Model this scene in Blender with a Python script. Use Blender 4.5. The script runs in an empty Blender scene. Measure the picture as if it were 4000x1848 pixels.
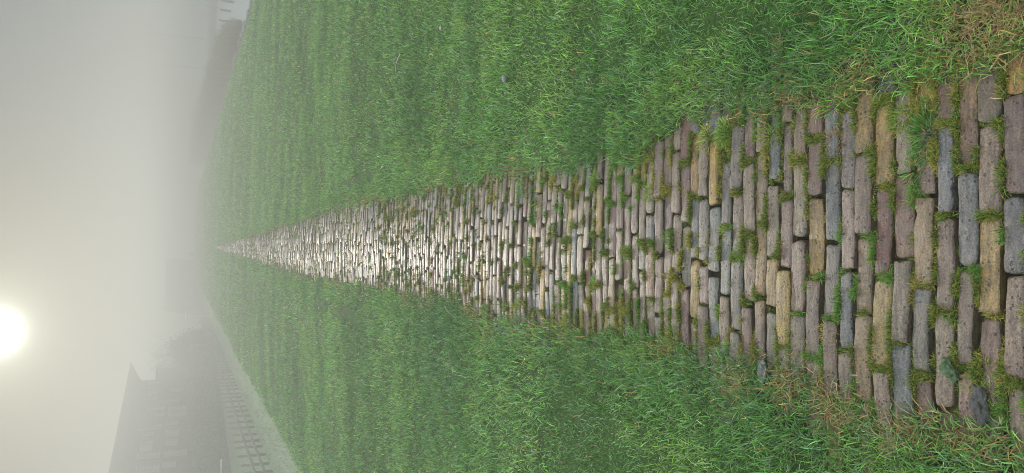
import bpy, bmesh, math, random
import numpy as np
from mathutils import Vector, Matrix

rng = np.random.default_rng(11)
random.seed(5)
S = bpy.context.scene
COL = S.collection
EYE = 1.55
WATER = -1.20
FIELD = -1.45
SUN_EL, SUN_AZ = math.radians(10.3), math.radians(-5.5)     # azimuth from +Y towards +X
SUN_DIR = Vector((math.sin(SUN_AZ) * math.cos(SUN_EL), math.cos(SUN_AZ) * math.cos(SUN_EL), math.sin(SUN_EL)))

# ------------------------------------------------------------------ helpers
_T = rng.random((256, 256))


def vnoise(x, y, seed=0):
    x, y = np.asarray(x, float), np.asarray(y, float)
    ca, sa = math.cos(.6 + seed), math.sin(.6 + seed)          # turn the lattice so that it never lines up with the path
    x, y = x * ca + y * sa + seed * 17.31, y * ca - x * sa + seed * 9.77
    xi, yi = np.floor(x).astype(int), np.floor(y).astype(int)
    fx, fy = x - xi, y - yi
    fx, fy = fx * fx * (3 - 2 * fx), fy * fy * (3 - 2 * fy)
    g = lambda a, b: _T[(a) & 255, (b) & 255]
    return (g(xi, yi) * (1 - fx) + g(xi + 1, yi) * fx) * (1 - fy) + (g(xi, yi + 1) * (1 - fx) + g(xi + 1, yi + 1) * fx) * fy


def fbm(x, y, seed=0, o=3):
    s, a, n = 0, 1.0, 0
    for k in range(o):
        s = s + a * vnoise(np.asarray(x) * 2 ** k, np.asarray(y) * 2 ** k, seed + k)
        n += a
        a *= .5
    return s / n


def smooth(a, b, x):
    t = np.clip((np.asarray(x, float) - a) / (b - a), 0, 1)
    return t * t * (3 - 2 * t)


PX = [-200, -5.9, -5.3, -4.3, -3.35, -3.0, -2.6, -1.6, -.56, -.51, .62, .66, 2, 4, 5, 6, 7, 7.6, 8.4, 10.6, 11.4, 13, 200]
PZ = [FIELD, FIELD, -1.38, -.80, -.20, -.10, -.045, -.01, .0, -.020, -.020, .0, -.01, -.03, -.055, -.12, -.26, -.43, -.68, -1.27, -1.5, -2.0, -2.2]


def ground_z(x, y):
    x = np.asarray(x, float)
    y = np.asarray(y, float)
    z = np.interp(x, PX, PZ)
    lawn = smooth(.42, .75, np.abs(x))
    z = z + lawn * .05 * (fbm(x * .9, y * 1.3, 3, 3) - .5) * np.clip(1 - smooth(6, 9, np.abs(x)), 0, 1)
    z = z + lawn * .10 * (fbm(x * .25, y * .45, 13, 2) - .5) * np.clip(1 - smooth(5, 8, np.abs(x)), 0, 1)
    e = smooth(96, 112, y)
    return z * (1 - e) + np.minimum(z, -1.55) * e


def np_mesh(name, verts, loops, starts, cols=None, mat=None, parent=None, smoothf=False, link=True):
    me = bpy.data.meshes.new(name)
    verts = np.ascontiguousarray(verts, np.float32).reshape(-1, 3)
    loops = np.ascontiguousarray(loops, np.int32).ravel()
    starts = np.ascontiguousarray(starts, np.int32).ravel()
    me.vertices.add(len(verts))
    me.vertices.foreach_set('co', verts.ravel())
    me.loops.add(len(loops))
    me.loops.foreach_set('vertex_index', loops)
    me.polygons.add(len(starts))
    me.polygons.foreach_set('loop_start', starts)
    if smoothf:
        me.polygons.foreach_set('use_smooth', np.ones(len(starts), bool))
    if cols is not None:
        cols = np.asarray(cols, np.float32)
        if cols.shape[1] == 3:
            cols = np.concatenate([cols, np.ones((len(cols), 1), np.float32)], 1)
        at = me.attributes.new('Col', 'FLOAT_COLOR', 'POINT')
        at.data.foreach_set('color', np.ascontiguousarray(cols, np.float32).ravel())
    me.update(calc_edges=True)
    if mat:
        me.materials.append(mat)
    ob = bpy.data.objects.new(name, me)
    if link:
        COL.objects.link(ob)
    if parent:
        ob.parent = parent
    return ob


def quad_mesh(name, verts, quads, **k):
    quads = np.asarray(quads, np.int32).reshape(-1, 4)
    return np_mesh(name, verts, quads.ravel(), np.arange(len(quads)) * 4, **k)


def tag(o, label=None, cat=None, group=None, kind=None):
    if label: o['label'] = label
    if cat: o['category'] = cat
    if group: o['group'] = group
    if kind: o['kind'] = kind
    return o


def empty(name, loc, rz=0.0):
    o = bpy.data.objects.new(name, None)
    o.location = loc
    o.rotation_euler = (0, 0, rz)
    o.empty_display_size = .2
    COL.objects.link(o)
    return o


def bm_obj(name, bm, mat, parent=None, smoothf=False):
    me = bpy.data.meshes.new(name)
    bmesh.ops.recalc_face_normals(bm, faces=bm.faces)
    bm.to_mesh(me)
    bm.free()
    if smoothf:
        for p in me.polygons: p.use_smooth = True
    me.materials.append(mat)
    o = bpy.data.objects.new(name, me)
    COL.objects.link(o)
    if parent: o.parent = parent
    return o


def add_box(bm, x0, x1, y0, y1, z0, z1, bevel=0):
    r = bmesh.ops.create_cube(bm, size=1)
    vs = r['verts']
    for v in vs:
        v.co = Vector((x0 + (v.co.x + .5) * (x1 - x0), y0 + (v.co.y + .5) * (y1 - y0), z0 + (v.co.z + .5) * (z1 - z0)))
    if bevel:
        es = list({e for v in vs for e in v.link_edges})
        bmesh.ops.bevel(bm, geom=es, offset=bevel, segments=2, affect='EDGES', profile=.6)


def add_tube(bm, pts, radii, n=6):
    pts = [Vector(p) for p in pts]
    rings = []
    for i, p in enumerate(pts):
        d = (pts[min(i + 1, len(pts) - 1)] - pts[max(i - 1, 0)]).normalized()
        a = d.orthogonal().normalized()
        b = d.cross(a)
        rings.append([bm.verts.new(p + (a * math.cos(t) + b * math.sin(t)) * radii[i]) for t in [2 * math.pi * k / n for k in range(n)]])
    for r0, r1 in zip(rings, rings[1:]):
        # match nearest start to avoid twisting
        best = min(range(n), key=lambda s: (r0[0].co - r1[s].co).length)
        for k in range(n):
            try:
                bm.faces.new((r0[k], r0[(k + 1) % n], r1[(k + 1 + best) % n], r1[(k + best) % n]))
            except ValueError:
                pass
    for r in (rings[0], rings[-1]):
        try: bm.faces.new(r)
        except ValueError: pass


# ------------------------------------------------------------------ materials
def mat(name):
    m = bpy.data.materials.new(name)
    m.use_nodes = True
    nt = m.node_tree
    b = nt.nodes['Principled BSDF']
    return m, nt, b


def N(nt, typ, **k):
    n = nt.nodes.new(typ)
    for a, v in k.items():
        if a in ('op',): n.operation = v
        else: setattr(n, a, v)
    return n


def noise_node(nt, scale, detail=4, rough=.55, vec=None):
    n = N(nt, 'ShaderNodeTexNoise')
    n.inputs['Scale'].default_value = scale
    n.inputs['Detail'].default_value = detail
    n.inputs['Roughness'].default_value = rough
    if vec is not None: nt.links.new(vec, n.inputs['Vector'])
    return n


def ramp(nt, fac, stops):
    r = N(nt, 'ShaderNodeValToRGB')
    e = r.color_ramp.elements
    e[0].position, e[0].color = stops[0][0], (*stops[0][1], 1)
    e[1].position, e[1].color = stops[1][0], (*stops[1][1], 1)
    for p, c in stops[2:]:
        q = e.new(p)
        q.color = (*c, 1)
    nt.links.new(fac, r.inputs['Fac'])
    return r


def mixc(nt, a, b, fac, mode='MIX'):
    m = N(nt, 'ShaderNodeMix', data_type='RGBA', blend_type=mode)
    for sock, v in ((m.inputs[6], a), (m.inputs[7], b)):
        if isinstance(v, tuple): sock.default_value = (*v, 1)
        else: nt.links.new(v, sock)
    if isinstance(fac, (int, float)): m.inputs[0].default_value = fac
    else: nt.links.new(fac, m.inputs[0])
    return m.outputs[2]


def simple(name, color, rough=.7, spec=.3, var=.25, scale=3.0):
    m, nt, b = mat(name)
    n = noise_node(nt, scale, 5)
    tc = N(nt, 'ShaderNodeTexCoord')
    nt.links.new(tc.outputs['Object'], n.inputs['Vector'])
    c0 = tuple(c * (1 - var) for c in color)
    c1 = tuple(min(1, c * (1 + var)) for c in color)
    r = ramp(nt, n.outputs['Fac'], [(.3, c0), (.7, c1)])
    nt.links.new(r.outputs['Color'], b.inputs['Base Color'])
    b.inputs['Roughness'].default_value = rough
    b.inputs['Specular IOR Level'].default_value = spec
    return m


def blade_mat(name, trans=.35, rough=.5, spec=.25):
    m, nt, b = mat(name)
    a = N(nt, 'ShaderNodeAttribute')
    a.attribute_name = 'Col'
    nt.links.new(a.outputs['Color'], b.inputs['Base Color'])
    b.inputs['Roughness'].default_value = rough
    b.inputs['Specular IOR Level'].default_value = spec
    t = N(nt, 'ShaderNodeBsdfTranslucent')
    nt.links.new(a.outputs['Color'], t.inputs['Color'])
    mx = N(nt, 'ShaderNodeMixShader')
    mx.inputs[0].default_value = trans
    nt.links.new(b.outputs[0], mx.inputs[1])
    nt.links.new(t.outputs[0], mx.inputs[2])
    nt.links.new(mx.outputs[0], nt.nodes['Material Output'].inputs['Surface'])
    return m


M_GRASS = blade_mat('grass_blade', .36, .36, .45)
M_MOSS = blade_mat('moss_blade', .25, .7, .15)
M_REED = blade_mat('reed_blade', .2, .8, .1)
M_LEAF = blade_mat('hedge_leaf', .2, .6, .2)


def brick_material():
    m, nt, b = mat('worn_brick')
    L = nt.links.new
    a = N(nt, 'ShaderNodeAttribute'); a.attribute_name = 'Col'
    pos = N(nt, 'ShaderNodeNewGeometry').outputs['Position']
    # streaks along the brick's long axis (x)
    mp = N(nt, 'ShaderNodeMapping'); mp.inputs['Scale'].default_value = (.22, 1.0, 1.0)
    L(pos, mp.inputs['Vector'])
    n1 = noise_node(nt, 95, 5, .62, mp.outputs[0])
    r1 = ramp(nt, n1.outputs['Fac'], [(.32, (.38, .36, .34)), (.68, (1.55, 1.53, 1.50))])
    c = mixc(nt, a.outputs['Color'], r1.outputs['Color'], .85, 'MULTIPLY')
    n2 = noise_node(nt, 230, 3, .75, pos)
    r2 = ramp(nt, n2.outputs['Fac'], [(.36, (.40, .40, .40)), (.64, (1.60, 1.60, 1.57))])
    c = mixc(nt, c, r2.outputs['Color'], .85, 'MULTIPLY')
    # wandering hue patches: a mauve / ochre firing flash
    n3 = noise_node(nt, 11, 2, .5, pos)
    r3 = ramp(nt, n3.outputs['Fac'], [(.56, (0, 0, 0)), (.66, (1, 1, 1))])
    f3 = N(nt, 'ShaderNodeMath', operation='MULTIPLY'); L(r3.outputs['Color'], f3.inputs[0]); f3.inputs[1].default_value = .30
    c = mixc(nt, c, (.115, .078, .060), f3.outputs[0])
    # lichen / moss film
    n4 = noise_node(nt, 26, 6, .68, pos)
    r4 = ramp(nt, n4.outputs['Fac'], [(.56, (0, 0, 0)), (.68, (1, 1, 1))])
    f4 = N(nt, 'ShaderNodeMath', operation='MULTIPLY'); L(r4.outputs['Color'], f4.inputs[0]); f4.inputs[1].default_value = .38
    c = mixc(nt, c, (.062, .064, .036), f4.outputs[0])
    # pits, small and large
    pm = None
    nsel = noise_node(nt, 24, 2, .5, pos)
    rs = ramp(nt, nsel.outputs['Fac'], [(.44, (0, 0, 0)), (.56, (1, 1, 1))])
    for sc_, t0, t1 in ((75, .16, .26), (30, .08, .12)):
        v = N(nt, 'ShaderNodeTexVoronoi'); v.inputs['Scale'].default_value = sc_; L(pos, v.inputs['Vector'])
        pit = ramp(nt, v.outputs['Distance'], [(t0, (1, 1, 1)), (t1, (0, 0, 0))])
        q = N(nt, 'ShaderNodeMath', operation='MULTIPLY'); L(pit.outputs['Color'], q.inputs[0])
        if sc_ > 50: L(rs.outputs['Color'], q.inputs[1])
        else: q.inputs[1].default_value = .9
        if pm is None: pm = q
        else:
            mm = N(nt, 'ShaderNodeMath', operation='MAXIMUM'); L(pm.outputs[0], mm.inputs[0]); L(q.outputs[0], mm.inputs[1]); pm = mm
    c = mixc(nt, c, (.016, .014, .011), pm.outputs[0])
    L(c, b.inputs['Base Color'])
    # relief
    h1 = N(nt, 'ShaderNodeMath', operation='MULTIPLY_ADD'); L(n1.outputs['Fac'], h1.inputs[0]); h1.inputs[1].default_value = 1.2; L(n2.outputs['Fac'], h1.inputs[2])
    h2 = N(nt, 'ShaderNodeMath', operation='SUBTRACT'); L(h1.outputs[0], h2.inputs[0]); L(pm.outputs[0], h2.inputs[1])
    bp = N(nt, 'ShaderNodeBump'); bp.inputs['Strength'].default_value = .75; bp.inputs['Distance'].default_value = .0030
    L(h2.outputs[0], bp.inputs['Height']); L(bp.outputs[0], b.inputs['Normal'])
    # trodden smooth along the middle of the path, rough and dirty towards its sides
    sx = N(nt, 'ShaderNodeSeparateXYZ'); L(pos, sx.inputs[0])
    ab = N(nt, 'ShaderNodeMath', operation='ABSOLUTE'); L(sx.outputs['X'], ab.inputs[0])
    rg = N(nt, 'ShaderNodeMapRange'); L(ab.outputs[0], rg.inputs[0]); rg.inputs[1].default_value = .06; rg.inputs[2].default_value = .34
    rg.inputs[3].default_value = .385; rg.inputs[4].default_value = .62
    L(rg.outputs[0], b.inputs['Roughness'])
    b.inputs['Specular IOR Level'].default_value = .5
    return m


M_BRICK = brick_material()


def ground_material():
    m, nt, b = mat('dike_ground')
    L = nt.links.new
    pos = N(nt, 'ShaderNodeNewGeometry').outputs['Position']
    sx = N(nt, 'ShaderNodeSeparateXYZ'); L(pos, sx.inputs[0])
    n1 = noise_node(nt, 1.3, 6, .65, pos)
    lawn = ramp(nt, n1.outputs['Fac'], [(.3, (.018, .040, .010)), (.7, (.036, .070, .016))])
    n2 = noise_node(nt, 40, 4, .6, pos)
    lawn2 = mixc(nt, lawn.outputs['Color'], ramp(nt, n2.outputs['Fac'], [(.3, (.6, .6, .6)), (.7, (1.4, 1.4, 1.3))]).outputs['Color'], .7, 'MULTIPLY')
    soil = ramp(nt, noise_node(nt, 22, 5, .6, pos).outputs['Fac'], [(.42, (.014, .011, .008)), (.54, (.026, .026, .010)), (.68, (.060, .080, .018))])
    ab = N(nt, 'ShaderNodeMath', operation='ABSOLUTE'); L(sx.outputs['X'], ab.inputs[0])
    mr = N(nt, 'ShaderNodeMapRange'); L(ab.outputs[0], mr.inputs[0]); mr.inputs[1].default_value = .40; mr.inputs[2].default_value = .60
    c = mixc(nt, soil.outputs['Color'], lawn2, mr.outputs[0])
    field = ramp(nt, noise_node(nt, .35, 7, .65, pos).outputs['Fac'], [(.3, (.115, .170, .095)), (.7, (.170, .225, .130))])
    mf = N(nt, 'ShaderNodeMapRange'); L(sx.outputs['X'], mf.inputs[0]); mf.inputs[1].default_value = -4.6; mf.inputs[2].default_value = -5.6
    c = mixc(nt, c, field.outputs['Color'], mf.outputs[0])
    # stony foot of the slope at the water
    ms = N(nt, 'ShaderNodeMapRange'); L(sx.outputs['X'], ms.inputs[0]); ms.inputs[1].default_value = 10.0; ms.inputs[2].default_value = 10.5
    c = mixc(nt, c, (.07, .068, .062), ms.outputs[0])
    L(c, b.inputs['Base Color'])
    b.inputs['Roughness'].default_value = .9
    b.inputs['Specular IOR Level'].default_value = .1
    bp = N(nt, 'ShaderNodeBump'); bp.inputs['Strength'].default_value = .6; bp.inputs['Distance'].default_value = .012
    L(noise_node(nt, 60, 5, .7, pos).outputs['Fac'], bp.inputs['Height']); L(bp.outputs[0], b.inputs['Normal'])
    return m


# ------------------------------------------------------------------ ground
gx = np.unique(np.round(np.concatenate([
    [-160, -120, -80, -50, -35, -25, -18, -13, -10, -8], np.arange(-6.5, -2.0, .15), np.arange(-2.0, -.62, .08), np.arange(-.62, .63, .025),
    np.arange(.66, 2.5, .08), np.arange(2.5, 7, .22), np.arange(7, 12, .15), [12.5, 13, 15, 18, 25, 35, 50, 80, 120, 160]]), 4))
gy = np.unique(np.round(np.concatenate([[-12, -6, -3, -1.5], np.arange(-.8, 6, .09), np.arange(6, 14, .2), np.arange(14, 40, .5),
                                        np.arange(40, 114, 1.5), [120, 135, 160, 200, 248]]), 4))
GX, GY = np.meshgrid(gx, gy)
GZ = ground_z(GX, GY)
vv = np.stack([GX, GY, GZ], -1).reshape(-1, 3)
w_ = len(gx)
ii = (np.arange(len(gy) - 1)[:, None] * w_ + np.arange(w_ - 1)[None, :]).ravel()
ground = quad_mesh('ground', vv, np.stack([ii, ii + 1, ii + 1 + w_, ii + w_], 1), mat=ground_material(), smoothf=True)
tag(ground, kind='structure')

# water
mw, ntw, bw = mat('calm_water')
bw.inputs['Base Color'].default_value = (.42, .45, .46, 1)
bw.inputs['Roughness'].default_value = .22
bw.inputs['Specular IOR Level'].default_value = .5
mpw = N(ntw, 'ShaderNodeMapping'); mpw.inputs['Scale'].default_value = (.6, 1.6, 1)
ntw.links.new(N(ntw, 'ShaderNodeNewGeometry').outputs['Position'], mpw.inputs['Vector'])
nw = noise_node(ntw, 1.4, 3, .5, mpw.outputs[0])
bpw = N(ntw, 'ShaderNodeBump'); bpw.inputs['Strength'].default_value = .03; bpw.inputs['Distance'].default_value = .03
ntw.links.new(nw.outputs['Fac'], bpw.inputs['Height']); ntw.links.new(bpw.outputs[0], bw.inputs['Normal'])
water = quad_mesh('water', [(10.2, -11, WATER), (158, -11, WATER), (158, 246, WATER), (10.2, 246, WATER)], [(0, 1, 2, 3)], mat=mw)
tag(water, kind='structure')


# ------------------------------------------------------------------ brick path (one paved surface)
EY = [1.07, 1.16, 1.37, 1.64, 1.8, 1.98, 2.19, 2.44, 2.73, 3.09, 3.54, 4.1, 4.83, 5.84, 7.3, 9.6, 13.7, 20.6, 32, 41]
ER = [.444, .426, .447, .447, .440, .433, .425, .363, .379, .371, .392, .407, .40, .422, .415, .404, .364, .28, .17, .0]
EL = [-.357, -.355, -.346, -.302, -.301, -.289, -.307, -.307, -.315, -.306, -.326, -.306, -.305, -.32, -.322, -.35, -.333, -.25, -.15, .0]


def edge_r(y):
    y = np.asarray(y, float)
    return np.interp(y, EY, ER) + .026 * smooth(2.2, 3, y) * (1 - smooth(14, 30, y)) + .085 * (vnoise(y * 6, y * 0 + 3.3, 21) - .5) + .07 * (vnoise(y * 17, y * 0, 31) - .5)


def edge_l(y):
    y = np.asarray(y, float)
    return np.interp(y, EY, EL) - .022 * smooth(2.2, 3, y) * (1 - smooth(14, 30, y)) - .085 * (vnoise(y * 5, y * 0 + 7.1, 23) - .5) - .07 * (vnoise(y * 15, y * 0, 37) - .5)


PAL = np.array([(.215, .225, .235), (.195, .205, .225), (.255, .215, .205), (.285, .24, .215), (.30, .26, .225), (.235, .19, .165),
                (.41, .315, .165), (.36, .285, .17), (.43, .35, .20), (.195, .145, .12), (.19, .105, .095), (.33, .29, .255),
                (.26, .20, .19), (.23, .22, .21), (.29, .235, .175)])
PALW = np.array([12, 8, 6, 10, 10, 10, 6, 7, 4, 9, 4, 8, 5, 9, 9], float)
PALW /= PALW.sum()
PALS = PAL.mean(1, keepdims=True) + (PAL - PAL.mean(1, keepdims=True)) * 1.7
PALS = .265 * np.clip(PALS, .02, 1) * np.array((1.08, 1.0, .90))

B = []          # x, y, L, W, z, rot, tiltlong, tiltshort, colour index
rowy = .50
k = 0
JOINTS = []     # (row y) for the joint weeds
while rowy < 100:
    pitch = .0531 + random.uniform(-.0035, .0035)
    rowy += pitch
    k += 1
    off = (.5 if k % 2 else 0) + random.uniform(-.16, .16)
    x = -.66 + off * .205
    while x < .60:
        ln = random.choice([.195, .2, .2, .205, .198, .19, .207])
        if random.random() < .05: ln *= random.uniform(.45, .75)
        gap = random.choice([random.uniform(.003, .010), random.uniform(.006, .020)])
        xc = x + ln / 2
        if rowy < 41:
            if x + ln > float(edge_l(rowy)) - .035 and x < float(edge_r(rowy)) + .035:
                if random.random() > .004:
                    wv = pitch - random.choice([random.uniform(.0002, .0035), random.uniform(.002, .009)])
                    if random.random() < .10: wv *= random.uniform(.72, .9)
                    B.append((xc, rowy + random.gauss(0, .0012), ln, wv, random.gauss(0, .0030), random.gauss(0, .010),
                              random.gauss(0, .045), random.gauss(0, .009), rng.choice(len(PAL), p=PALW)))
        x += ln + gap
    JOINTS.append((rowy + pitch / 2))
B = np.array(B)


def wave(x, y):
    return .020 * (vnoise(x * 1.6 + 5, y * .45, 41) - .5) + .014 * (vnoise(x * 4, y * .9, 43) - .5)


def crest_path(x):
    return -.010 * (np.abs(x) / .4) ** 2


def brick_lod(bb, nu, nv):
    n = len(bb)
    if nu > 6:
        u = np.concatenate([[-1, -.985], np.linspace(-.94, .94, nu - 4), [.985, 1]])
    else:
        u = np.array([-1, -.975, .975, 1.0]) if nu == 4 else np.linspace(-1, 1, nu)
    v = np.array([-1, -.91, .91, 1]) if nv == 4 else np.concatenate([[-1, -.94], np.linspace(-.80, .80, nv - 4), [.94, 1]])
    U, V = np.meshgrid(u, v, indexing='ij')              # nu x nv
    U, V = U[None], V[None]
    cx, cy, ln, wd, z0, rot, tl, ts = [bb[:, i][:, None, None] for i in range(8)]
    r = lambda a, b: rng.uniform(a, b, (n, 1, 1))
    ph = lambda: rng.uniform(0, 6.28, (n, 1, 1))
    # outline
    lx = ln / 2 - r(.001, .005) * np.abs(V) ** 7 - .0022 * np.sin(V * r(1, 4) + ph())  - r(0, .010) * (V * U > 0) * np.abs(V) ** 4 * (r(0, 1) < .35)
    wy = wd / 2 - r(.0004, .0030) * np.abs(U) ** 30 - .0009 * (1 + np.sin(U * r(2, 6) + ph())) - .0008 * (1 + np.sin(U * r(9, 17) + ph())) * (np.abs(V) > .8)
    # a bite out of one long side
    bite = (r(0, 1) < .38) * r(.002, .009) * np.exp(-((U - r(-.9, .9)) / r(.06, .2)) ** 2) * (V * np.sign(r(-1, 1)) > .6)
    wy = wy - bite
    X = lx * U
    Y = wy * V + .0013 * np.sin(U * r(1, 3) + ph())
    rad = r(.0022, .0055)
    Z = -rad * (np.abs(V) ** 14) - r(.002, .006) * np.abs(U) ** 40 + .0011 * np.sin(U * r(2, 8) + ph()) * np.cos(V * r(.5, 2) + ph()) - r(.0, .0016) * V ** 2
    Z = Z - .004 * (r(0, 1) < .2) * np.exp(-(((U - r(-1, 1)) / .25) ** 2 + ((V - r(-1, 1)) / .7) ** 2))
    X3, Y3, Z3 = X, Y, Z + z0 + X * ts + Y * tl
    # skirt
    ring = [(i, 0) for i in range(nu)] + [(nu - 1, j) for j in range(1, nv)] + [(i, nv - 1) for i in range(nu - 2, -1, -1)] + [(0, j) for j in range(nv - 2, 0, -1)]
    ri = np.array([a * nv + b for a, b in ring])
    P = np.stack([X3, Y3, Z3 * np.ones_like(X3)], -1).reshape(n, nu * nv, 3)
    top_ = P[:, ri].copy()
    sk = top_.copy()
    sk[:, :, 2] -= .030
    P = np.concatenate([P, top_, sk], 1)
    c, s = np.cos(bb[:, 5])[:, None], np.sin(bb[:, 5])[:, None]
    wx = bb[:, 0][:, None] + P[:, :, 0] * c - P[:, :, 1] * s
    wyy = bb[:, 1][:, None] + P[:, :, 0] * s + P[:, :, 1] * c
    wyy = wyy + wave(bb[:, 0][:, None] + P[:, :, 0], bb[:, 1][:, None] + P[:, :, 1] * 0)
    wz = P[:, :, 2] + crest_path(wx) + .012 * (vnoise(bb[:, 0] * 2.2, bb[:, 1] * 1.7, 47) - .5)[:, None]
    V3 = np.stack([wx, wyy, wz], -1)
    q = []
    for i in range(nu - 1):
        for j in range(nv - 1):
            q.append((i * nv + j, (i + 1) * nv + j, (i + 1) * nv + j + 1, i * nv + j + 1))
    m = len(ri)
    for t in range(m):
        t2 = (t + 1) % m
        q.append((nu * nv + t2, nu * nv + t, nu * nv + m + t, nu * nv + m + t2))
    q = np.array(q)
    nvb = nu * nv + 2 * m
    Q = q[None] + (np.arange(n) * nvb)[:, None, None]
    base = PALS[bb[:, 8].astype(int)] * rng.uniform(.82, 1.16, (n, 1)) * (1 + rng.normal(0, .03, (n, 3)))
    # each brick: a second tone over one end
    t2 = PALS[rng.choice(len(PAL), n, p=PALW)]
    amt = (rng.random(n) < .45) * rng.uniform(.15, .55, n)
    pos = rng.uniform(-.6, .6, n)
    Uf = np.concatenate([np.broadcast_to(U, (1, nu, nv)).reshape(-1), np.broadcast_to(U, (1, nu, nv)).reshape(-1)[ri], np.broadcast_to(U, (1, nu, nv)).reshape(-1)[ri]])
    f = amt[:, None] * smooth(-.5, .5, Uf[None] * np.sign(pos)[:, None] - pos[:, None])
    C = base[:, None, :] * (1 - f[..., None]) + t2[:, None, :] * f[..., None]
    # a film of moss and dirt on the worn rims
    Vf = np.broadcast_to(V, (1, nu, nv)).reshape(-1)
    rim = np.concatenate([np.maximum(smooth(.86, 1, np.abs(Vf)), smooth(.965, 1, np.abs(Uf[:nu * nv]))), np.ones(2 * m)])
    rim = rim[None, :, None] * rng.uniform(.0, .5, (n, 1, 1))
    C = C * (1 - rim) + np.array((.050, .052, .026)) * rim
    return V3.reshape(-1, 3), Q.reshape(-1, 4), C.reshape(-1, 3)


allv, allq, allc, off = [], [], [], 0
for lo, hi, nu, nv in ((0, 3.4, 17, 9), (3.4, 8, 11, 7), (8, 20, 7, 5), (20, 200, 4, 4)):
    sel = B[(B[:, 1] >= lo) & (B[:, 1] < hi)]
    if nu == 6:
        pass
    v_, q_, c_ = brick_lod(sel, nu, nv)
    allv.append(v_); allq.append(q_ + off); allc.append(c_); off += len(v_)
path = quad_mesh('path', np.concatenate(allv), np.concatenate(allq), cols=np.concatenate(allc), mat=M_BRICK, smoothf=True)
tag(path, kind='structure')


# ------------------------------------------------------------------ grass blades
def blades(P, h, w, az, a0, a1, col, segs, tip=None):
    n = len(P)
    twist = rng.uniform(-.9, .9, n)
    sx, sy = -np.sin(az + twist), np.cos(az + twist)
    pts = np.zeros((n, segs + 1, 3))
    pts[:, 0] = P
    bend = az.copy()
    for i in range(segs):
        a = a0 + a1 * ((i + .5) / segs)
        bend = bend + rng.normal(0, .18, n)
        st = h / segs
        pts[:, i + 1, 0] = pts[:, i, 0] + np.sin(a) * np.cos(bend) * st
        pts[:, i + 1, 1] = pts[:, i, 1] + np.sin(a) * np.sin(bend) * st
        pts[:, i + 1, 2] = pts[:, i, 2] + np.cos(a) * st
    vs = []
    cs = []
    for i in range(segs):
        t = i / segs
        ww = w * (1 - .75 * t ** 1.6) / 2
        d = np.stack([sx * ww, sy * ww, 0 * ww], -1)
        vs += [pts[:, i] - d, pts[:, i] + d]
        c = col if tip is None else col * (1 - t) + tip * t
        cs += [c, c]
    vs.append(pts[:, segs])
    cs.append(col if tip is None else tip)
    Vv = np.stack(vs, 1)
    Cc = np.stack(cs, 1)
    per = 2 * segs + 1
    lp, st = [], []
    for i in range(segs - 1):
        st.append(len(lp)); lp += [2 * i, 2 * i + 1, 2 * i + 3, 2 * i + 2]
    st.append(len(lp)); lp += [2 * segs - 2, 2 * segs - 1, 2 * segs]
    nl = len(lp)
    LP = (np.array(lp)[None] + (np.arange(n) * per)[:, None]).ravel()
    ST = (np.array(st)[None] + (np.arange(n) * nl)[:, None]).ravel()
    return Vv.reshape(-1, 3), LP, ST, Cc.reshape(-1, 3)


class BladeSet:
    def __init__(self): self.v, self.l, self.s, self.c, self.nv, self.nl = [], [], [], [], 0, 0

    def add(self, *a):
        v, l, s, c = blades(*a)
        self.v.append(v); self.l.append(l + self.nv); self.s.append(s + self.nl); self.c.append(c)
        self.nv += len(v); self.nl += len(l)

    def build(self, name, m, parent=None, origin=None):
        v = np.concatenate(self.v)
        if origin is not None: v = v - np.array(origin)
        o = np_mesh(name, v, np.concatenate(self.l), np.concatenate(self.s), cols=np.concatenate(self.c), mat=m, parent=parent)
        if origin is not None: o.location = origin
        return o


G_DARK = np.array((.054, .150, .026))
G_MID = np.array((.112, .262, .052))
G_YEL = np.array((.225, .335, .060))
G_BLUE = np.array((.095, .205, .110))
G_STRAW = np.array((.330, .235, .095))
G_TAN = np.array((.240, .140, .060))


def straw_mask(x, y):
    """where the sward is dry: a broken strip along both path edges, with a few bare spots"""
    de = np.minimum(np.abs(x - edge_r(y)), np.abs(x - edge_l(y)))
    m = (1 - smooth(.0, .09, de)) * smooth(.48, .68, fbm(x * 3, y * 2.2, 61, 2)) * .5
    for sx_, sy_, sr, sa in ((.50, 1.08, .085, 1.0), (.44, 1.42, .05, .6), (-.38, 1.86, .05, .5), (-.38, 1.50, .05, .6), (-.36, 1.66, .05, .6), (-.42, 3.9, .08, .3)):
        m = np.maximum(m, sa * np.exp(-((x - sx_) ** 2 + (y - sy_) ** 2) / sr ** 2))
    return np.clip(m, 0, 1)


def lawn_cols(x, y, n):
    a = .5 + 1.5 * (fbm(x * .9, y * 1.9, 51, 3) - .5)
    b = fbm(x * 5, y * 5, 55, 2)
    u = rng.random(n)
    col = G_DARK + (G_MID - G_DARK) * np.clip(u * .9 + (a - .5) * 1.6 + .15, 0, 1)[:, None]
    yel = np.clip((b - .44) * 3 + rng.normal(0, .25, n) + (a - .5) * 1.0, 0, 1) * .36
    col = col * (1 - yel[:, None]) + G_YEL * yel[:, None]
    blu = (rng.random(n) < np.where(x < 0, .42, .24)) * rng.uniform(.2, .9, n)
    col = col * (1 - blu[:, None]) + G_BLUE * blu[:, None]
    sm = straw_mask(x, y)
    st = rng.random(n) < (.016 + sm * .75)
    sc = np.where((rng.random(n) < .5)[:, None], G_STRAW, G_TAN)
    col[st] = sc[st] * rng.uniform(.6, 1.15, (st.sum(), 1))
    return col * np.exp(rng.normal(-.05, .38, (n, 1))), sm


lawn = BladeSet()


def scatter(n, x0, x1, y0, y1, power=1.0):
    u = rng.random(n)
    y = y0 + (y1 - y0) * u ** power
    return rng.uniform(x0, x1, n), y


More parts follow.
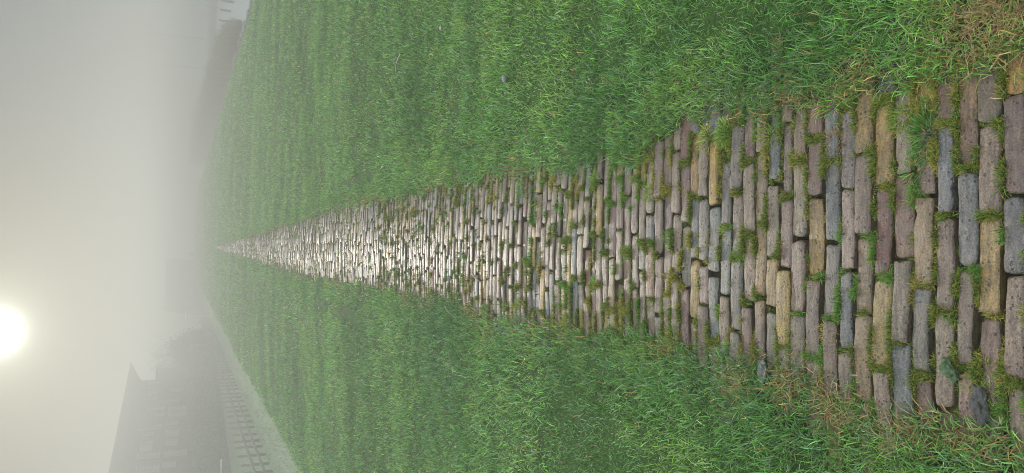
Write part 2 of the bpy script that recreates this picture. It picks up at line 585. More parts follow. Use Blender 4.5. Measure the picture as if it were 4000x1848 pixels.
def lawn_band(dens, x0, x1, y0, y1, hlo, hhi, wlo, whi, segs, over=0.0):
    n = int(dens * (x1 - x0) * (y1 - y0))
    x, y = scatter(n, x0, x1, y0, y1)
    tuft = .06 * (vnoise(x * 11, y * 11, 71) - .5)
    keep = (x > edge_r(y) + tuft - over) | (x < edge_l(y) - tuft + over)
    # bald patches in the dry strip
    keep &= ~((straw_mask(x, y) > .6) & (rng.random(n) < .2))
    # uneven sward
    keep &= rng.random(n) < (.55 + .8 * vnoise(x * 8, y * 8, 83))
    x, y = x[keep], y[keep]
    n = len(x)
    col, sm = lawn_cols(x, y, n)
    hs = .42 + 1.16 * fbm(x * 1.7, y * 2.2, 81, 3) + .75 * (vnoise(x * 8, y * 8, 83) - .45)
    hs = np.clip(hs, .5, 1.75) * (1 - .45 * sm)
    # shorter right at the trodden edge
    de = np.minimum(np.abs(x - edge_r(y)), np.abs(x - edge_l(y)))
    hs *= .85 + .15 * smooth(.02, .25, de)
    h = rng.uniform(hlo, hhi, n) * hs
    w = rng.uniform(wlo, whi, n)
    # lean: clumps share a direction, plus scatter
    az = 6.28 * 2 * vnoise(x * 9, y * 9, 91) + rng.normal(0, 1.7, n)
    a0 = np.abs(rng.normal(.35, .30, n)) + .25 * sm
    a1 = np.clip(rng.normal(.75, .5, n), -.2, 2.0)
    P = np.stack([x, y, np.where(np.abs(x) < .7, -.006, ground_z(x, y) - .004)], -1)
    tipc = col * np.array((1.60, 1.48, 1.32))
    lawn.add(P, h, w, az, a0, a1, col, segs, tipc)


lawn_band(17000, -2.4, 2.8, .45, 3.0, .020, .052, .0019, .0037, 3)
lawn_band(9000, -3.2, 4.2, 3.0, 6.0, .022, .055, .003, .0055, 3)
lawn_band(4600, -3.7, 6.6, 6.0, 11.0, .022, .056, .0036, .0068, 2)
lawn_band(1900, -4.2, 8.4, 11.0, 20.0, .025, .06, .0055, .010, 2)
lawn_band(420, -4.2, 8.8, 20.0, 42.0, .04, .10, .010, .018, 2)
lawn_band(90, -4.2, 8.8, 42.0, 97.0, .05, .11, .022, .034, 1)
# dry thatch lying flat in the trodden spots
for sx_, sy_, sr, nn in ((.52, 1.06, .10, 1600), (.47, 1.42, .05, 350), (-.38, 1.86, .06, 260), (-.37, 1.50, .06, 380), (-.36, 1.66, .05, 260), (-.40, 1.27, .05, 220), (.60, 1.18, .06, 350)):
    x, y = rng.normal(sx_, sr * .6, nn), rng.normal(sy_, sr * .6, nn)
    nn = int(nn * .55)
    x, y = x[:nn], y[:nn]
    u = rng.random((nn, 1))
    col = np.where(rng.random((nn, 1)) < .35, G_YEL * .8, G_STRAW * u + G_TAN * (1 - u)) * np.exp(rng.normal(-.2, .35, (nn, 1)))
    lawn.add(np.stack([x, y, rng.uniform(-.002, .012, nn)], -1), rng.uniform(.015, .05, nn), rng.uniform(.0014, .003, nn), rng.uniform(0, 6.28, nn),
             rng.normal(1.15, .3, nn), rng.normal(.2, .3, nn), col, 3)
def lawn_edge(dens, y0, y1, hlo, hhi, wlo, whi, segs):
    """the turf is thickest where it creeps over the outer bricks"""
    n = int(dens * (y1 - y0) * .44)
    y = rng.uniform(y0, y1, n)
    d = rng.uniform(-.02, .20, n)
    right = rng.random(n) < .5
    x = np.where(right, edge_r(y) + d, edge_l(y) - d)
    col, sm = lawn_cols(x, y, n)
    h = rng.uniform(hlo, hhi, n) * (.6 + .8 * vnoise(x * 8, y * 8, 87)) * (1 - .4 * sm)
    az = np.where(right, math.pi, 0) + rng.normal(0, 1.5, n)
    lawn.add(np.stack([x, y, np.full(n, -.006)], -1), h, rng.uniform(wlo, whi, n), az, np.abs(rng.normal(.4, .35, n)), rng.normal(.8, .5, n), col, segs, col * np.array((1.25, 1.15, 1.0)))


lawn_edge(15000, .5, 3.0, .022, .060, .0020, .0040, 3)
lawn_edge(8000, 3.0, 7.0, .026, .064, .0030, .0052, 3)
lawn_edge(3500, 7.0, 14.0, .03, .07, .004, .008, 2)
lawn_edge(1100, 14.0, 46.0, .035, .08, .008, .014, 2)
# rougher grass in the field below the dike
nf = 26000
x, y = rng.uniform(-12.5, -4.9, nf), 20 + 55 * rng.random(nf) ** 1.3
kf = rng.random(nf) < .3 + 1.2 * vnoise(x * 1.3, y * .8, 93)
x, y = x[kf], y[kf]
nf = len(x)
u = rng.random((nf, 1))
col = (np.array((.11, .18, .075)) * (1 - u) + np.array((.24, .29, .15)) * u) * np.exp(rng.normal(0, .25, (nf, 1)))
lawn.add(np.stack([x, y, ground_z(x, y) - .01], -1), rng.uniform(.05, .16, nf), rng.uniform(.014, .030, nf), rng.uniform(0, 6.28, nf), np.abs(rng.normal(.5, .35, nf)),
         rng.normal(.6, .4, nf), col, 2)
lawn_o = lawn.build('lawn_grass', M_GRASS)
tag(lawn_o, 'short green grass covering the dike on both sides of the brick path', 'grass', kind='stuff')

# ------------------------------------------------------------------ moss and weeds in the joints
moss = BladeSet()
C_MOSS = np.array((.185, .205, .030))
C_MOSSD = np.array((.050, .095, .022))
C_OCH = np.array((.310, .285, .060))
jy = np.array(JOINTS)


def joint_points(lo, hi, perm, endshare):
    """points on the long joints, and on the short joints between brick ends"""
    rows = jy[(jy > lo) & (jy < hi)]
    n = int(len(rows) * .84 * perm)
    y = rng.choice(rows, n)
    x = rng.uniform(-.42, .46, n)
    yy = y + wave(x, y) + rng.normal(0, .0038, n)
    bb = B[(B[:, 1] > lo) & (B[:, 1] < hi)]
    m = int(n * endshare)
    pick = bb[rng.integers(0, len(bb), m)]
    ex = pick[:, 0] + pick[:, 2] / 2 + .007 + rng.normal(0, .006, m)
    ey = pick[:, 1] + rng.uniform(-.5, .5, m) * pick[:, 3]
    ey = ey + wave(ex, ey)
    return np.concatenate([x, ex]), np.concatenate([yy, ey]), np.concatenate([np.zeros(n), np.ones(m)])


def weeds(lo, hi, perm, hscale, w0, w1, segs, thr):
    x, y, e = joint_points(lo, hi, perm, .45)
    side = np.maximum(smooth(.16, .36, x), smooth(-.12, -.33, x))
    f = fbm(x * 19, y * 26, 101, 2) + .16 * side + .07 * e 
    keep = (f > thr) & (rng.random(len(x)) < .25 + 5 * (f - thr))
    keep &= (x < edge_r(y) + .06) & (x > edge_l(y) - .06)
    x, y, f = x[keep], y[keep], f[keep]
    n = len(x)
    tall = np.clip((f - thr) * 5, 0, 1)
    h = hscale * (.008 + .016 * tall * rng.random(n) + .008 * rng.random(n))
    u = rng.random(n)
    patch = vnoise(x * 6, y * 6, 111)
    col = np.where((u < .50)[:, None], C_MOSS, np.where((u < .80)[:, None], C_MOSSD, np.where((u < .93)[:, None], G_MID, C_OCH)))
    dry = (vnoise(x * 5, y * 9, 113) > .72) & (rng.random(n) < .7)
    col = np.where(dry[:, None], C_OCH * .95, col)
    grn = (patch > .62) & (rng.random(n) < .6)
    col = np.where(grn[:, None], G_MID, col)
    straw = rng.random(n) < .06
    col = np.where(straw[:, None], G_STRAW, col) * rng.uniform(.65, 1.3, (n, 1))
    az = rng.uniform(0, 6.28, n)
    a0 = np.abs(rng.normal(.45, .4, n))
    a1 = rng.normal(.6, .5, n)
    P = np.stack([x, y, -.018 + .012 * tall + crest_path(x)], -1)
    moss.add(P, h, rng.uniform(w0, w1, n), az, a0, a1, col, segs)


weeds(.6, 3.0, 6500, .95, .0013, .0028, 2, .497)
weeds(3.0, 6.5, 2100, 1.2, .0022, .0042, 2, .57)
weeds(6.5, 14, 420, 1.1, .004, .008, 1, .585)
weeds(14, 34, 150, 1.4, .008, .014, 1, .56)
# stray loose tufts and dry wisps straddling the bricks near the edges
for (tx, ty, tr, tn, th, c0, c1) in [
    (.012, 1.864, .020, 200, .030, G_MID, G_YEL), (.079, 1.931, .020, 170, .026, C_MOSS, G_YEL), (-.176, 1.951, .020, 150, .028, G_MID, C_MOSS),
    (.004, 2.495, .026, 200, .032, G_MID, G_YEL), (.12, 2.95, .026, 160, .032, G_MID, C_OCH),
    (-.12, 2.75, .026, 160, .030, G_MID, G_YEL), (.22, 2.35, .03, 220, .034, G_MID, C_OCH), (.26, 1.62, .030, 220, .026, G_STRAW, C_OCH),
    (.30, 1.50, .032, 250, .026, G_STRAW, G_TAN), (-.20, 1.52, .028, 220, .024, G_STRAW, C_OCH), (-.24, 1.62, .03, 220, .026, C_OCH, G_MID),
    (.16, 1.40, .024, 170, .020, C_MOSS, C_OCH), (-.28, 2.2, .04, 300, .034, G_MID, C_OCH), (.30, 2.75, .035, 260, .036, G_MID, G_YEL),
    (-.30, 3.0, .04, 260, .036, G_MID, C_OCH), (.32, 3.5, .045, 280, .04, G_MID, G_YEL), (-.25, 3.5, .03, 200, .036, G_MID, C_OCH),
    (.33, 1.30, .03, 240, .030, G_MID, C_OCH), (.35, 1.75, .035, 260, .028, C_OCH, G_MID)]:
    n = tn
    r_ = tr * np.sqrt(rng.random(n)); t_ = rng.uniform(0, 6.28, n)
    x, y = tx + r_ * np.cos(t_) * .9, ty + r_ * np.sin(t_)
    u = rng.random(n)[:, None]
    col = (c0 * (1 - u) + c1 * u) * rng.uniform(.6, 1.3, (n, 1))
    moss.add(np.stack([x, y, np.full(n, -.012)], -1), th * rng.uniform(.4, 1.1, n), rng.uniform(.0016, .0032, n), t_ + rng.normal(0, .7, n),
             np.abs(rng.normal(.5, .35, n)), rng.normal(.7, .4, n), col, 3)
moss_o = moss.build('joint_moss', M_MOSS)
tag(moss_o, 'yellow green moss and weeds growing in the joints between the bricks', 'moss', kind='stuff')


# ------------------------------------------------------------------ single grass tufts standing on the path
def tuft(x, y, rx, ry, n, h, c0, c1, label, straw=.08):
    b = BladeSet()
    r_ = np.sqrt(rng.random(n)); t_ = rng.uniform(0, 6.28, n)
    px, py = x + rx * r_ * np.cos(t_), y + ry * r_ * np.sin(t_)
    u = rng.random(n)[:, None]
    col = (c0 * (1 - u) + c1 * u)
    st = rng.random(n) < straw + .25 * (r_ > .85)
    col[st] = G_STRAW
    col = col * rng.uniform(.65, 1.3, (n, 1))
    hh = h * rng.uniform(.45, 1.1, n) * (1.05 - .4 * r_)
    b.add(np.stack([px, py, np.full(n, -.014)], -1), hh, rng.uniform(.0022, .0040, n), t_ + rng.normal(0, .6, n), .15 + .75 * r_ * rng.uniform(.5, 1.2, n),
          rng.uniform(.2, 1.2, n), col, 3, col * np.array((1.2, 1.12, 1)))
    o = b.build('grass_tuft', M_GRASS, origin=(x, y, -.014))
    tag(o, label, 'grass tuft', 'tufts of grass on the brick path')
    return o


tuft(.290, 1.240, .078, .036, 560, .044, G_DARK, G_MID, 'largest dark green grass tuft spreading over the near bricks')
tuft(.200, 1.268, .046, .022, 260, .036, G_DARK, G_MID, 'dark green tuft joined to the inner side of the largest tuft')
tuft(.378, 2.025, .036, .034, 330, .050, C_MOSS, G_YEL, 'rounded yellow green tuft at the right path edge, farther of a close pair')
tuft(.386, 1.945, .038, .030, 330, .048, G_MID, G_YEL, 'yellow green tuft at the right path edge, nearer of a close pair')
tuft(-.277, 1.085, .018, .020, 130, .034, G_MID, G_YEL, 'small spiky green tuft between the mossy rock and the burnt lump')
tuft(-.225, 1.098, .017, .017, 110, .030, C_MOSS, G_YEL, 'small tuft of pale tips beside the small mossy rock')
tuft(.43, 1.195, .030, .040, 230, .040, G_MID, C_OCH, 'tuft of short grass at the near right corner of the path')
tuft(-.262, 1.118, .016, .018, 110, .034, G_MID, C_MOSS, 'short bright tuft directly below the small mossy rock')


# ------------------------------------------------------------------ stones and litter on the ground
def rock_mesh(name, seed, sub=3, rough=.25, flat=.7, m=None):
    r = random.Random(seed)
    bm = bmesh.new()
    bmesh.ops.create_icosphere(bm, subdivisions=sub, radius=1)
    offs = [Vector((r.uniform(-9, 9), r.uniform(-9, 9), r.uniform(-9, 9))) for _ in range(3)]
    from mathutils import noise as mn
    for v in bm.verts:
        d = 1 + rough * mn.noise(v.co * 1.3 + offs[0]) * 1.6 + rough * .5 * mn.noise(v.co * 3.1 + offs[1]) + rough * .25 * mn.noise(v.co * 7 + offs[2])
        v.co = Vector((v.co.x * d, v.co.y * d * .85, v.co.z * d * flat))
    me = bpy.data.meshes.new(name)
    bm.to_mesh(me); bm.free()
    me.materials.append(m)
    for p in me.polygons: p.use_smooth = sub > 3
    return me


def place(name, me, loc, sc, rz, label, cat, group=None):
    o = bpy.data.objects.new(name, me)
    o.location = loc; o.scale = sc if isinstance(sc, tuple) else (sc,) * 3; o.rotation_euler = (0, 0, rz)
    COL.objects.link(o)
    return tag(o, label, cat, group)


M_ROCKG = simple('grey_rock', (.12, .12, .12), .8, .2, .45, 3)
M_ROCKM = simple('mossy_rock', (.055, .085, .045), .9, .1, .6, 2.5)
M_ROCKD = simple('burnt_lump', (.03, .03, .03), .7, .3, .7, 2.5)
M_SHELL = simple('pale_shell', (.22, .23, .23), .6, .3, .2, 6)
M_STEM = simple('dry_stem', (.30, .24, .16), .7, .2, .2, 8)
M_STEMG = simple('pale_dry_stalk', (.30, .32, .25), .7, .2, .2, 8)
place('grey_stone', rock_mesh('grey_stone', 1, 4, .4, .6, M_ROCKG), (-.338, 1.75, .004), (.036, .020, .020), .15, 'rough grey stone lying in the grass at the left edge of the path', 'stone')
place('mossy_stone', rock_mesh('mossy_stone', 2, 4, .5, .6, M_ROCKM), (-.238, 1.168, .004), (.024, .017, .022), .6, 'small green mossy rock resting on a near brick', 'stone')
place('burnt_lump', rock_mesh('burnt_lump', 3, 4, .5, .5, M_ROCKD), (-.305, 1.098, .002), (.036, .022, .018), .2, 'blackened crumbly lump with pale lichen at the near left corner of the path', 'stone')
# shell: half a hollow valve standing in the grass
bm = bmesh.new()
bmesh.ops.create_uvsphere(bm, u_segments=16, v_segments=10, radius=1)
bmesh.ops.delete(bm, geom=[v for v in bm.verts if v.co.y > .15], context='VERTS')
for v in bm.verts: v.co = Vector((v.co.x * .026, v.co.y * .016, v.co.z * .020))
bmesh.ops.solidify(bm, geom=list(bm.faces), thickness=.0018)
sh = bm_obj('mussel_shell', bm, M_SHELL, smoothf=True)
sh.location = (.895, 3.655, float(ground_z(.895, 3.655)) + .042); sh.rotation_euler = (.5, .2, .5)
tag(sh, 'pale curved shell standing in the grass right of the path', 'shell')
place('white_pebble', rock_mesh('white_pebble', 4, 3, .2, .6, M_SHELL), (1.468, 4.813, float(ground_z(1.468, 4.813)) + .05), .016, .3, 'tiny white pebble in the grass near the right edge of the picture', 'pebble')


def stalk(name, pts, r0, m, label):
    o0 = Vector(pts[0])
    bm = bmesh.new()
    n = len(pts)
    add_tube(bm, [Vector(p) - o0 for p in pts], [r0 * (1 - .5 * i / (n - 1)) for i in range(n)], 6)
    o = bm_obj(name, bm, m, smoothf=True)
    o.location = o0
    return tag(o, label, 'stalk', 'dry stalks lying about')


gz1 = lambda x, y: float(ground_z(x, y))
stalk('dry_stalk', [(1.49, 5.66, gz1(1.49, 5.66) + .065), (1.46, 5.71, gz1(1.46, 5.71) + .066), (1.43, 5.765, gz1(1.43, 5.765) + .06), (1.385, 5.83, gz1(1.385, 5.83) + .045)], .006, M_STEMG, 'thick pale stalk lying on the grass to the right of the path')
stalk('dry_stalk', [(.054, 4.796, .010), (-.03, 4.89, .014), (-.128, 5.022, .008)], .0032, M_STEM, 'long thin straw lying slantwise across the middle of the path')
stalk('dry_stalk', [(-.123, 4.152, .010), (-.145, 4.09, .013), (-.162, 4.031, .008)], .005, M_STEM, 'short pale stick lying on the bricks left of the path centre')
stalk('dry_stalk', [(-.34, 4.56, .03), (-.365, 4.49, .04), (-.4, 4.349, .03)], .0028, M_STEM, 'thin bent straw at the grassy left edge of the path')

# ------------------------------------------------------------------ stone revetment at the water's edge
M_REV = simple('wet_basalt', (.075, .075, .072), .35, .5, .4, 2)
rev = [rock_mesh('shore_stone', 20 + i, 2, .35, .75, M_REV) for i in range(6)]
rr = random.Random(9)
for i in range(46):
    y = 35.5 + 11.5 * (i / 46) + rr.uniform(-.12, .12)
    x = 10.75 + rr.uniform(-.30, .34)
    s = rr.uniform(.09, .17)
    place('shore_stone', rev[i % 6], (x, y, 1.55 - .2505 * x + .06 + rr.uniform(-.05, .03)), (s, s, s * rr.uniform(.8, 1.3)), rr.uniform(0, 6.28),
          'dark wet boulder in the ragged row of stones along the shore', 'stone', "boulders along the water's edge")

# ------------------------------------------------------------------ reeds
reeds = BladeSet()
n = 19000
y = 43.3 + 62 * rng.random(n) ** 1.35
xa = np.interp(y, [43.3, 44.5, 47, 55, 64, 105], [11.3, 10.95, 10.8, 10.75, 10.6, 10.4])
wid = np.interp(y, [43.3, 44.5, 47, 60, 105], [.7, 1.5, 2.1, 2.6, 3.4])
y = y + .9 * (vnoise(rng.random(n) * 40, y * 3, 133) - .5)
x = xa + wid * rng.random(n)
hh = np.interp(y, [43.3, 44.2, 46, 48, 50, 57, 58, 70, 71, 85, 105], [.70, .92, .95, 1.15, 1.32, 1.40, 1.55, 1.65, 1.9, 2.0, 2.2]) * (.48 + .40 * fbm(x * 1.2, y * .9, 131, 2) + .42 * rng.random(n))
u = rng.random(n)[:, None]
col = (np.array((.17, .148, .110)) * (1 - u) + np.array((.30, .255, .18)) * u)
reeds.add(np.stack([x, y, np.full(n, WATER - .05)], -1), hh, rng.uniform(.018, .040, n), rng.uniform(0, 6.28, n), np.abs(rng.normal(.05, .09, n)), np.abs(rng.normal(.15, .2, n)), col, 2)
reeds_o = reeds.build('reeds', M_REED)
tag(reeds_o, 'brown reed bed along the water at the foot of the dike', 'reeds', kind='stuff')

# ------------------------------------------------------------------ mooring posts, tall poles, breakwater
M_POST = simple('wet_timber', (.055, .052, .048), .6, .3, .3, 4)
for (x, y, h), lab in zip([(15.5, 51.3, .74), (15.9, 54.7, .68), (15.88, 57.2, .66), (15.0, 38.0, .62), (23.7, 78.5, 1.15), (23.0, 78.5, 1.05)],
                          ['rightmost of the three far mooring posts in the water', 'middle one of the three far mooring posts in the water',
                           'leftmost of the three far mooring posts, rising right behind the reeds', 'nearest mooring post, cut by the right edge of the picture',
                           'faint mooring post against the breakwater, the one nearer the right edge', 'faint mooring post against the breakwater, the one nearer the reeds']):
    bm = bmesh.new()
    add_tube(bm, [(0, 0, -.8), (.0, 0, h * .6), (.02, 0, h - .03), (.02, 0, h)], [.085, .08, .078, .05], 10)
    o = bm_obj('mooring_post', bm, M_POST, smoothf=True)
    o.location = (x, y, WATER)
    tag(o, lab, 'post', 'mooring posts in the water')
bm = bmesh.new()
add_tube(bm, [(0, 0, -.6), (0, 0, .90), (0, 0, .93)], [.06, .06, .03], 8)
M_POLE = simple('grey_pole', (.10, .10, .10), .6, .3, .2, 4)
for x, y, zt, r, lab in [(23.2, 92, 5.9, .065, 'faint tall pole over the water, nearest the right side'), (19.9, 92, 4.7, .06, 'faint tall pole over the water, second from the right'),
                         (8.3, 106, 5.3, .055, 'faint tall pole beyond the end of the grass, right of the path'), (-.58, 99, 2.7, .05, 'faint thin pole standing close to where the path vanishes')]:
    bmp = bmesh.new()
    zb = min(WATER - .3, gz1(x, y) - .2)
    add_tube(bmp, [(0, 0, zb), (0, 0, zt * .5), (0, 0, zt)], [r, r * .8, r * .4], 8)
    o = bm_obj('tall_pole', bmp, M_POLE, smoothf=True)
    o.location = (x, y, 0)
    tag(o, lab, 'pole', 'faint poles in the fog')
bm.free()

bm = bmesh.new()
bmesh.ops.create_grid(bm, x_segments=120, y_segments=8, size=1)
from mathutils import noise as mnoise
for v in bm.verts:
    X = 12 + (v.co.x + 1) * 30
    t = v.co.y
    Y = 81 + t * 1.6
    Z = WATER - .4 + 1.2 * max(0, 1 - t * t) + .25 * mnoise.noise(Vector((X * 1.1, Y * 1.1, 3)))
    v.co = Vector((X, Y, Z))
bw_o = bm_obj('breakwater', bm, M_REV)
tag(bw_o, 'low dark stone breakwater lying across the misty water', 'breakwater')

# ------------------------------------------------------------------ post and rail fence in the field
fence = empty('wooden_fence', (-7.4, 22, FIELD))
M_WOOD = simple('weathered_wood', (.15, .14, .12), .85, .15, .35, 5)
M_WOODL = simple('lighter_rail_wood', (.18, .168, .145), .85, .15, .35, 5)
rf = random.Random(4)
for i in range(58):
    bm = bmesh.new()
    h = .98 + rf.uniform(-.05, .06)
    lean = rf.uniform(-.02, .02)
    add_tube(bm, [(0, 0, -.3), (lean * .5, 0, h * .5), (lean, rf.uniform(-.02, .02), h - .03), (lean, 0, h)], [.052, .048, .044, .03], 8)
    o = bm_obj('post', bm, M_WOOD, fence, True)
    o.location = (rf.uniform(-.03, .03), i * 1.16 + rf.uniform(-.06, .06), 0)
for z in (.60, .30):
    bm = bmesh.new()
    for i in range(0, 58, 3):
        y0, y1 = i * 1.16 - .1, (i + 3) * 1.16 + .1
        xo = .066 + .0 + (.022 if (i // 3) % 2 else 0)
        dz0, dz1 = rf.uniform(-.02, .02), rf.uniform(-.02, .02)
        add_box(bm, xo, xo + .045, y0, y1, z - .045, z + .045, .008)
    bm_obj('rail', bm, M_WOODL, fence)
tag(fence, 'long wooden post and rail fence in the field below the dike', 'fence')

# made-up rails standing in for unidentified white streaks in the field
M_WHITE = simple('streak_white', (.80, .80, .78), .4, .4, .05, 4)
for (x0, y0, z0, x1, y1, z1), lab in [((-6.70, 85, .90, -7.70, 85, .78), 'white streak built as a made-up rail far off in the fog in front of the distant house'),
                                     ((-12.0, 46.9, -.88, -13.2, 46.4, -.88), 'white streak built as a made-up rail beside the hedge, at the left edge of the picture')]:
    r = empty('streak_rail', (x0, y0, FIELD))
    bm = bmesh.new()
    add_tube(bm, [(0, 0, z0 - FIELD), (x1 - x0, y1 - y0, z1 - FIELD)], [.04, .04], 8)
    bm_obj('rail', bm, M_WHITE, r, True)
    for f in (.05, .95):
        bm = bmesh.new()
        px, py = (x1 - x0) * f, (y1 - y0) * f
        add_tube(bm, [(px, py + .075, -.2), (px, py + .075, z0 + (z1 - z0) * f - FIELD + .02)], [.03, .03], 8)
        bm_obj('post', bm, M_WOOD, r, True)
    tag(r, lab, 'rail', 'white streaks built as rails')

# ------------------------------------------------------------------ large house behind the field
M_WALL = simple('brown_boarding', (.115, .105, .092), .85, .15, .2, 1.2)
M_ROOF = simple('dark_roof', (.030, .028, .026), .95, .0, .25, 1.5)
M_FRAME = simple('window_frame_paint', (.30, .30, .29), .5, .3, .05, 3)
mg, ntg, bg = mat('window_glass')
bg.inputs['Base Color'].default_value = (.30, .32, .33, 1)
bg.inputs['Roughness'].default_value = .12
bg.inputs['Specular IOR Level'].default_value = .9
M_SKYPANE = simple('sky_pale_pane', (.28, .29, .29), .7, .3, .08, 2)  # pale pane colour stands in for the sky reflected in the windows
WO = Vector((-12.125, 59.365, 0))
RZ = -math.atan2(.17649, .98430)          # local +Y runs along the facade, +X points out of it
house = empty('large_house', (WO.x, WO.y, FIELD), RZ)
B0 = -FIELD                                # z = 0 of the world in house coordinates
s0, s1, dep = -17.0, 8.55, 5.2
eave, SL = 4.42 + B0, .48
bm = bmesh.new()
# walls: the tall side faces the dike
prof = [(0, -.4), (0, eave - .01), (-dep, eave - SL * dep - .01), (-dep, -.4)]
rings = [[bm.verts.new((x, s, z)) for x, z in prof] for s in (s0, s1)]
for k2 in range(4):
    bm.faces.new((rings[0][k2], rings[0][(k2 + 1) % 4], rings[1][(k2 + 1) % 4], rings[1][k2]))
bm.faces.new(rings[0]); bm.faces.new(rings[1])
bm_obj('wall', bm, M_WALL, house)
# one-way roof rising towards the dike, with deep overhangs
bm = bmesh.new()
pr = [(1.0, s0 - .8), (1.0, s1 + 1.3), (-dep - .5, s1 + 1.3), (-dep - .5, s0 - .8)]
lo_ = [bm.verts.new((x, y, eave + SL * x)) for x, y in pr]
up_ = [bm.verts.new((x, y, eave + SL * x + .10)) for x, y in pr]
for k2 in range(4):
    bm.faces.new((lo_[k2], lo_[(k2 + 1) % 4], up_[(k2 + 1) % 4], up_[k2]))
bm.faces.new(lo_); bm.faces.new(up_)
rfo = bm_obj('roof', bm, M_ROOF, house)
bm = bmesh.new()
add_box(bm, 1.003, 1.10, s0 - .8, s1 + 1.3, eave + SL - .02, eave + SL + .09, .02)
bm_obj('gutter', bm, M_ROOF, rfo)


def window(parent, s_a, s_b, z0, z1, mullions=1, sky_pale=False):
    s_a, s_b = min(s_a, s_b), max(s_a, s_b)
    z0 += B0; z1 += B0
    t = .07
    bm = bmesh.new()
    add_box(bm, .004, .09, s_a, s_a + t, z0, z1)
    add_box(bm, .004, .09, s_b - t, s_b, z0, z1)
    add_box(bm, .004, .088, s_a + t, s_b - t, z1 - t, z1)
    add_box(bm, .004, .12, s_a + t, s_b - t, z0, z0 + t)
    for k2 in range(mullions):
        c = s_a + (s_b - s_a) * (k2 + 1) / (mullions + 1)
        add_box(bm, .006, .07, c - .025, c + .025, z0 + t, z1 - t)
    f = bm_obj('window', bm, M_FRAME, parent)
    bm = bmesh.new()
    add_box(bm, -.02, .03, s_a + t * .5, s_b - t * .5, z0 + t * .5, z1 - t * .5)
    bm_obj('pane', bm, M_SKYPANE if sky_pale else mg, f)


for a_, b_, z0, z1, mu, bl in [
    (8.0, 7.27, 2.82, 3.60, 0, 1), (5.73, 5.10, 2.83, 3.54, 0, 1), (4.32, 3.79, 2.86, 3.48, 0, 1), (2.46, 1.78, 2.35, 3.54, 0, 1), (1.03, .48, 2.32, 2.85, 0, 1),
    (-.98, -1.31, 2.41, 2.85, 0, 1), (-2.25, -2.77, 2.91, 3.53, 0, 1), (-3.73, -5.25, 2.91, 3.63, 1, 1), (-5.49, -6.36, 2.40, 3.73, 1, 0), (-7.42, -8.38, 2.40, 3.70, 1, 0),
    (-9.6, -10.5, 2.40, 3.70, 1, 0), (-12.0, -12.9, 2.40, 3.70, 1, 0),
    (6.15, 5.32, 1.03, 2.02, 0, 1), (3.90, 3.28, 1.30, 2.05, 0, 1), (2.21, 1.51, .83, 2.09, 0, 1), (1.27, .36, .83, 2.08, 1, 1), (-.39, -1.22, 1.41, 2.18, 0, 1),
    (-2.05, -3.06, 1.33, 2.14, 1, 1), (-3.72, -4.67, 1.39, 2.11, 1, 1), (-5.44, -6.31, .85, 2.14, 1, 0), (-7.04, -7.90, 1.48, 2.22, 1, 0), (-9.5, -10.4, 1.4, 2.2, 1, 0)]:
    window(house, a_, b_, z0, z1, mu, bl)
# low annex at the far end, and a downpipe
bm = bmesh.new()
add_box(bm, -4.2, .03, s1 + .01, 11.4, -.4, 3.0 + B0)
an = bm_obj('annex', bm, M_WALL, house)
bm = bmesh.new()
add_box(bm, -4.35, .16, s1 + .012, 11.55, 3.003 + B0, 3.13 + B0, .02)
bm_obj('flat_roof', bm, M_ROOF, an)
bm = bmesh.new()
add_tube(bm, [(.10, -1.75, .2), (.10, -1.75, eave - .2)], [.05, .05], 8)
bm_obj('downpipe', bm, M_FRAME, house, True)
tag(house, 'large two storey house with a dark overhanging roof behind the field', 'house')


# ------------------------------------------------------------------ leafy things
def leaf_cloud(name, pts, size, c0, c1, parent=None, m=None, origin=(0, 0, 0)):
    n = len(pts)
    a = rng.normal(0, 1, (n, 3)); a /= np.linalg.norm(a, axis=1)[:, None]
    b = np.cross(a, rng.normal(0, 1, (n, 3))); b /= np.linalg.norm(b, axis=1)[:, None] + 1e-9
    s = size * rng.uniform(.5, 1.3, (n, 1))
    q = np.stack([pts - a * s, pts + b * s * .5, pts + a * s, pts - b * s * .5], 1)
    u = rng.random((n, 1))
    c = np.repeat((np.array(c0) * (1 - u) + np.array(c1) * u), 4, 0)
    idx = np.arange(n * 4).reshape(-1, 4)
    return quad_mesh(name, q.reshape(-1, 3), idx, cols=c, mat=m or M_LEAF, parent=parent)


hedge = empty('clipped_hedge', (WO.x, WO.y, FIELD), RZ)
n = 16000
hx = rng.uniform(.45, 1.35, n); hy = rng.uniform(-17, 14, n)
top = 2.02 + .16 * (fbm(hy * .6, hy * 0, 141, 3) - .5)
hz = top * rng.random(n) ** .75
leaf_cloud('foliage', np.stack([hx, hy, hz], -1), .13, (.11, .125, .09), (.17, .185, .13), hedge)
bm = bmesh.new(); add_box(bm, .6, 1.2, -17, 14, -.1, 1.8)  # solid dark box filling the inside of the hedge
bm_obj('inner_box', bm, simple('hedge_core', (.04, .036, .028), .9, .1, .3, 3), hedge)
tag(hedge, 'long dark hedge in front of the large house', 'hedge')

M_BARK = simple('grey_bark', (.05, .045, .038), .9, .1, .3, 6)


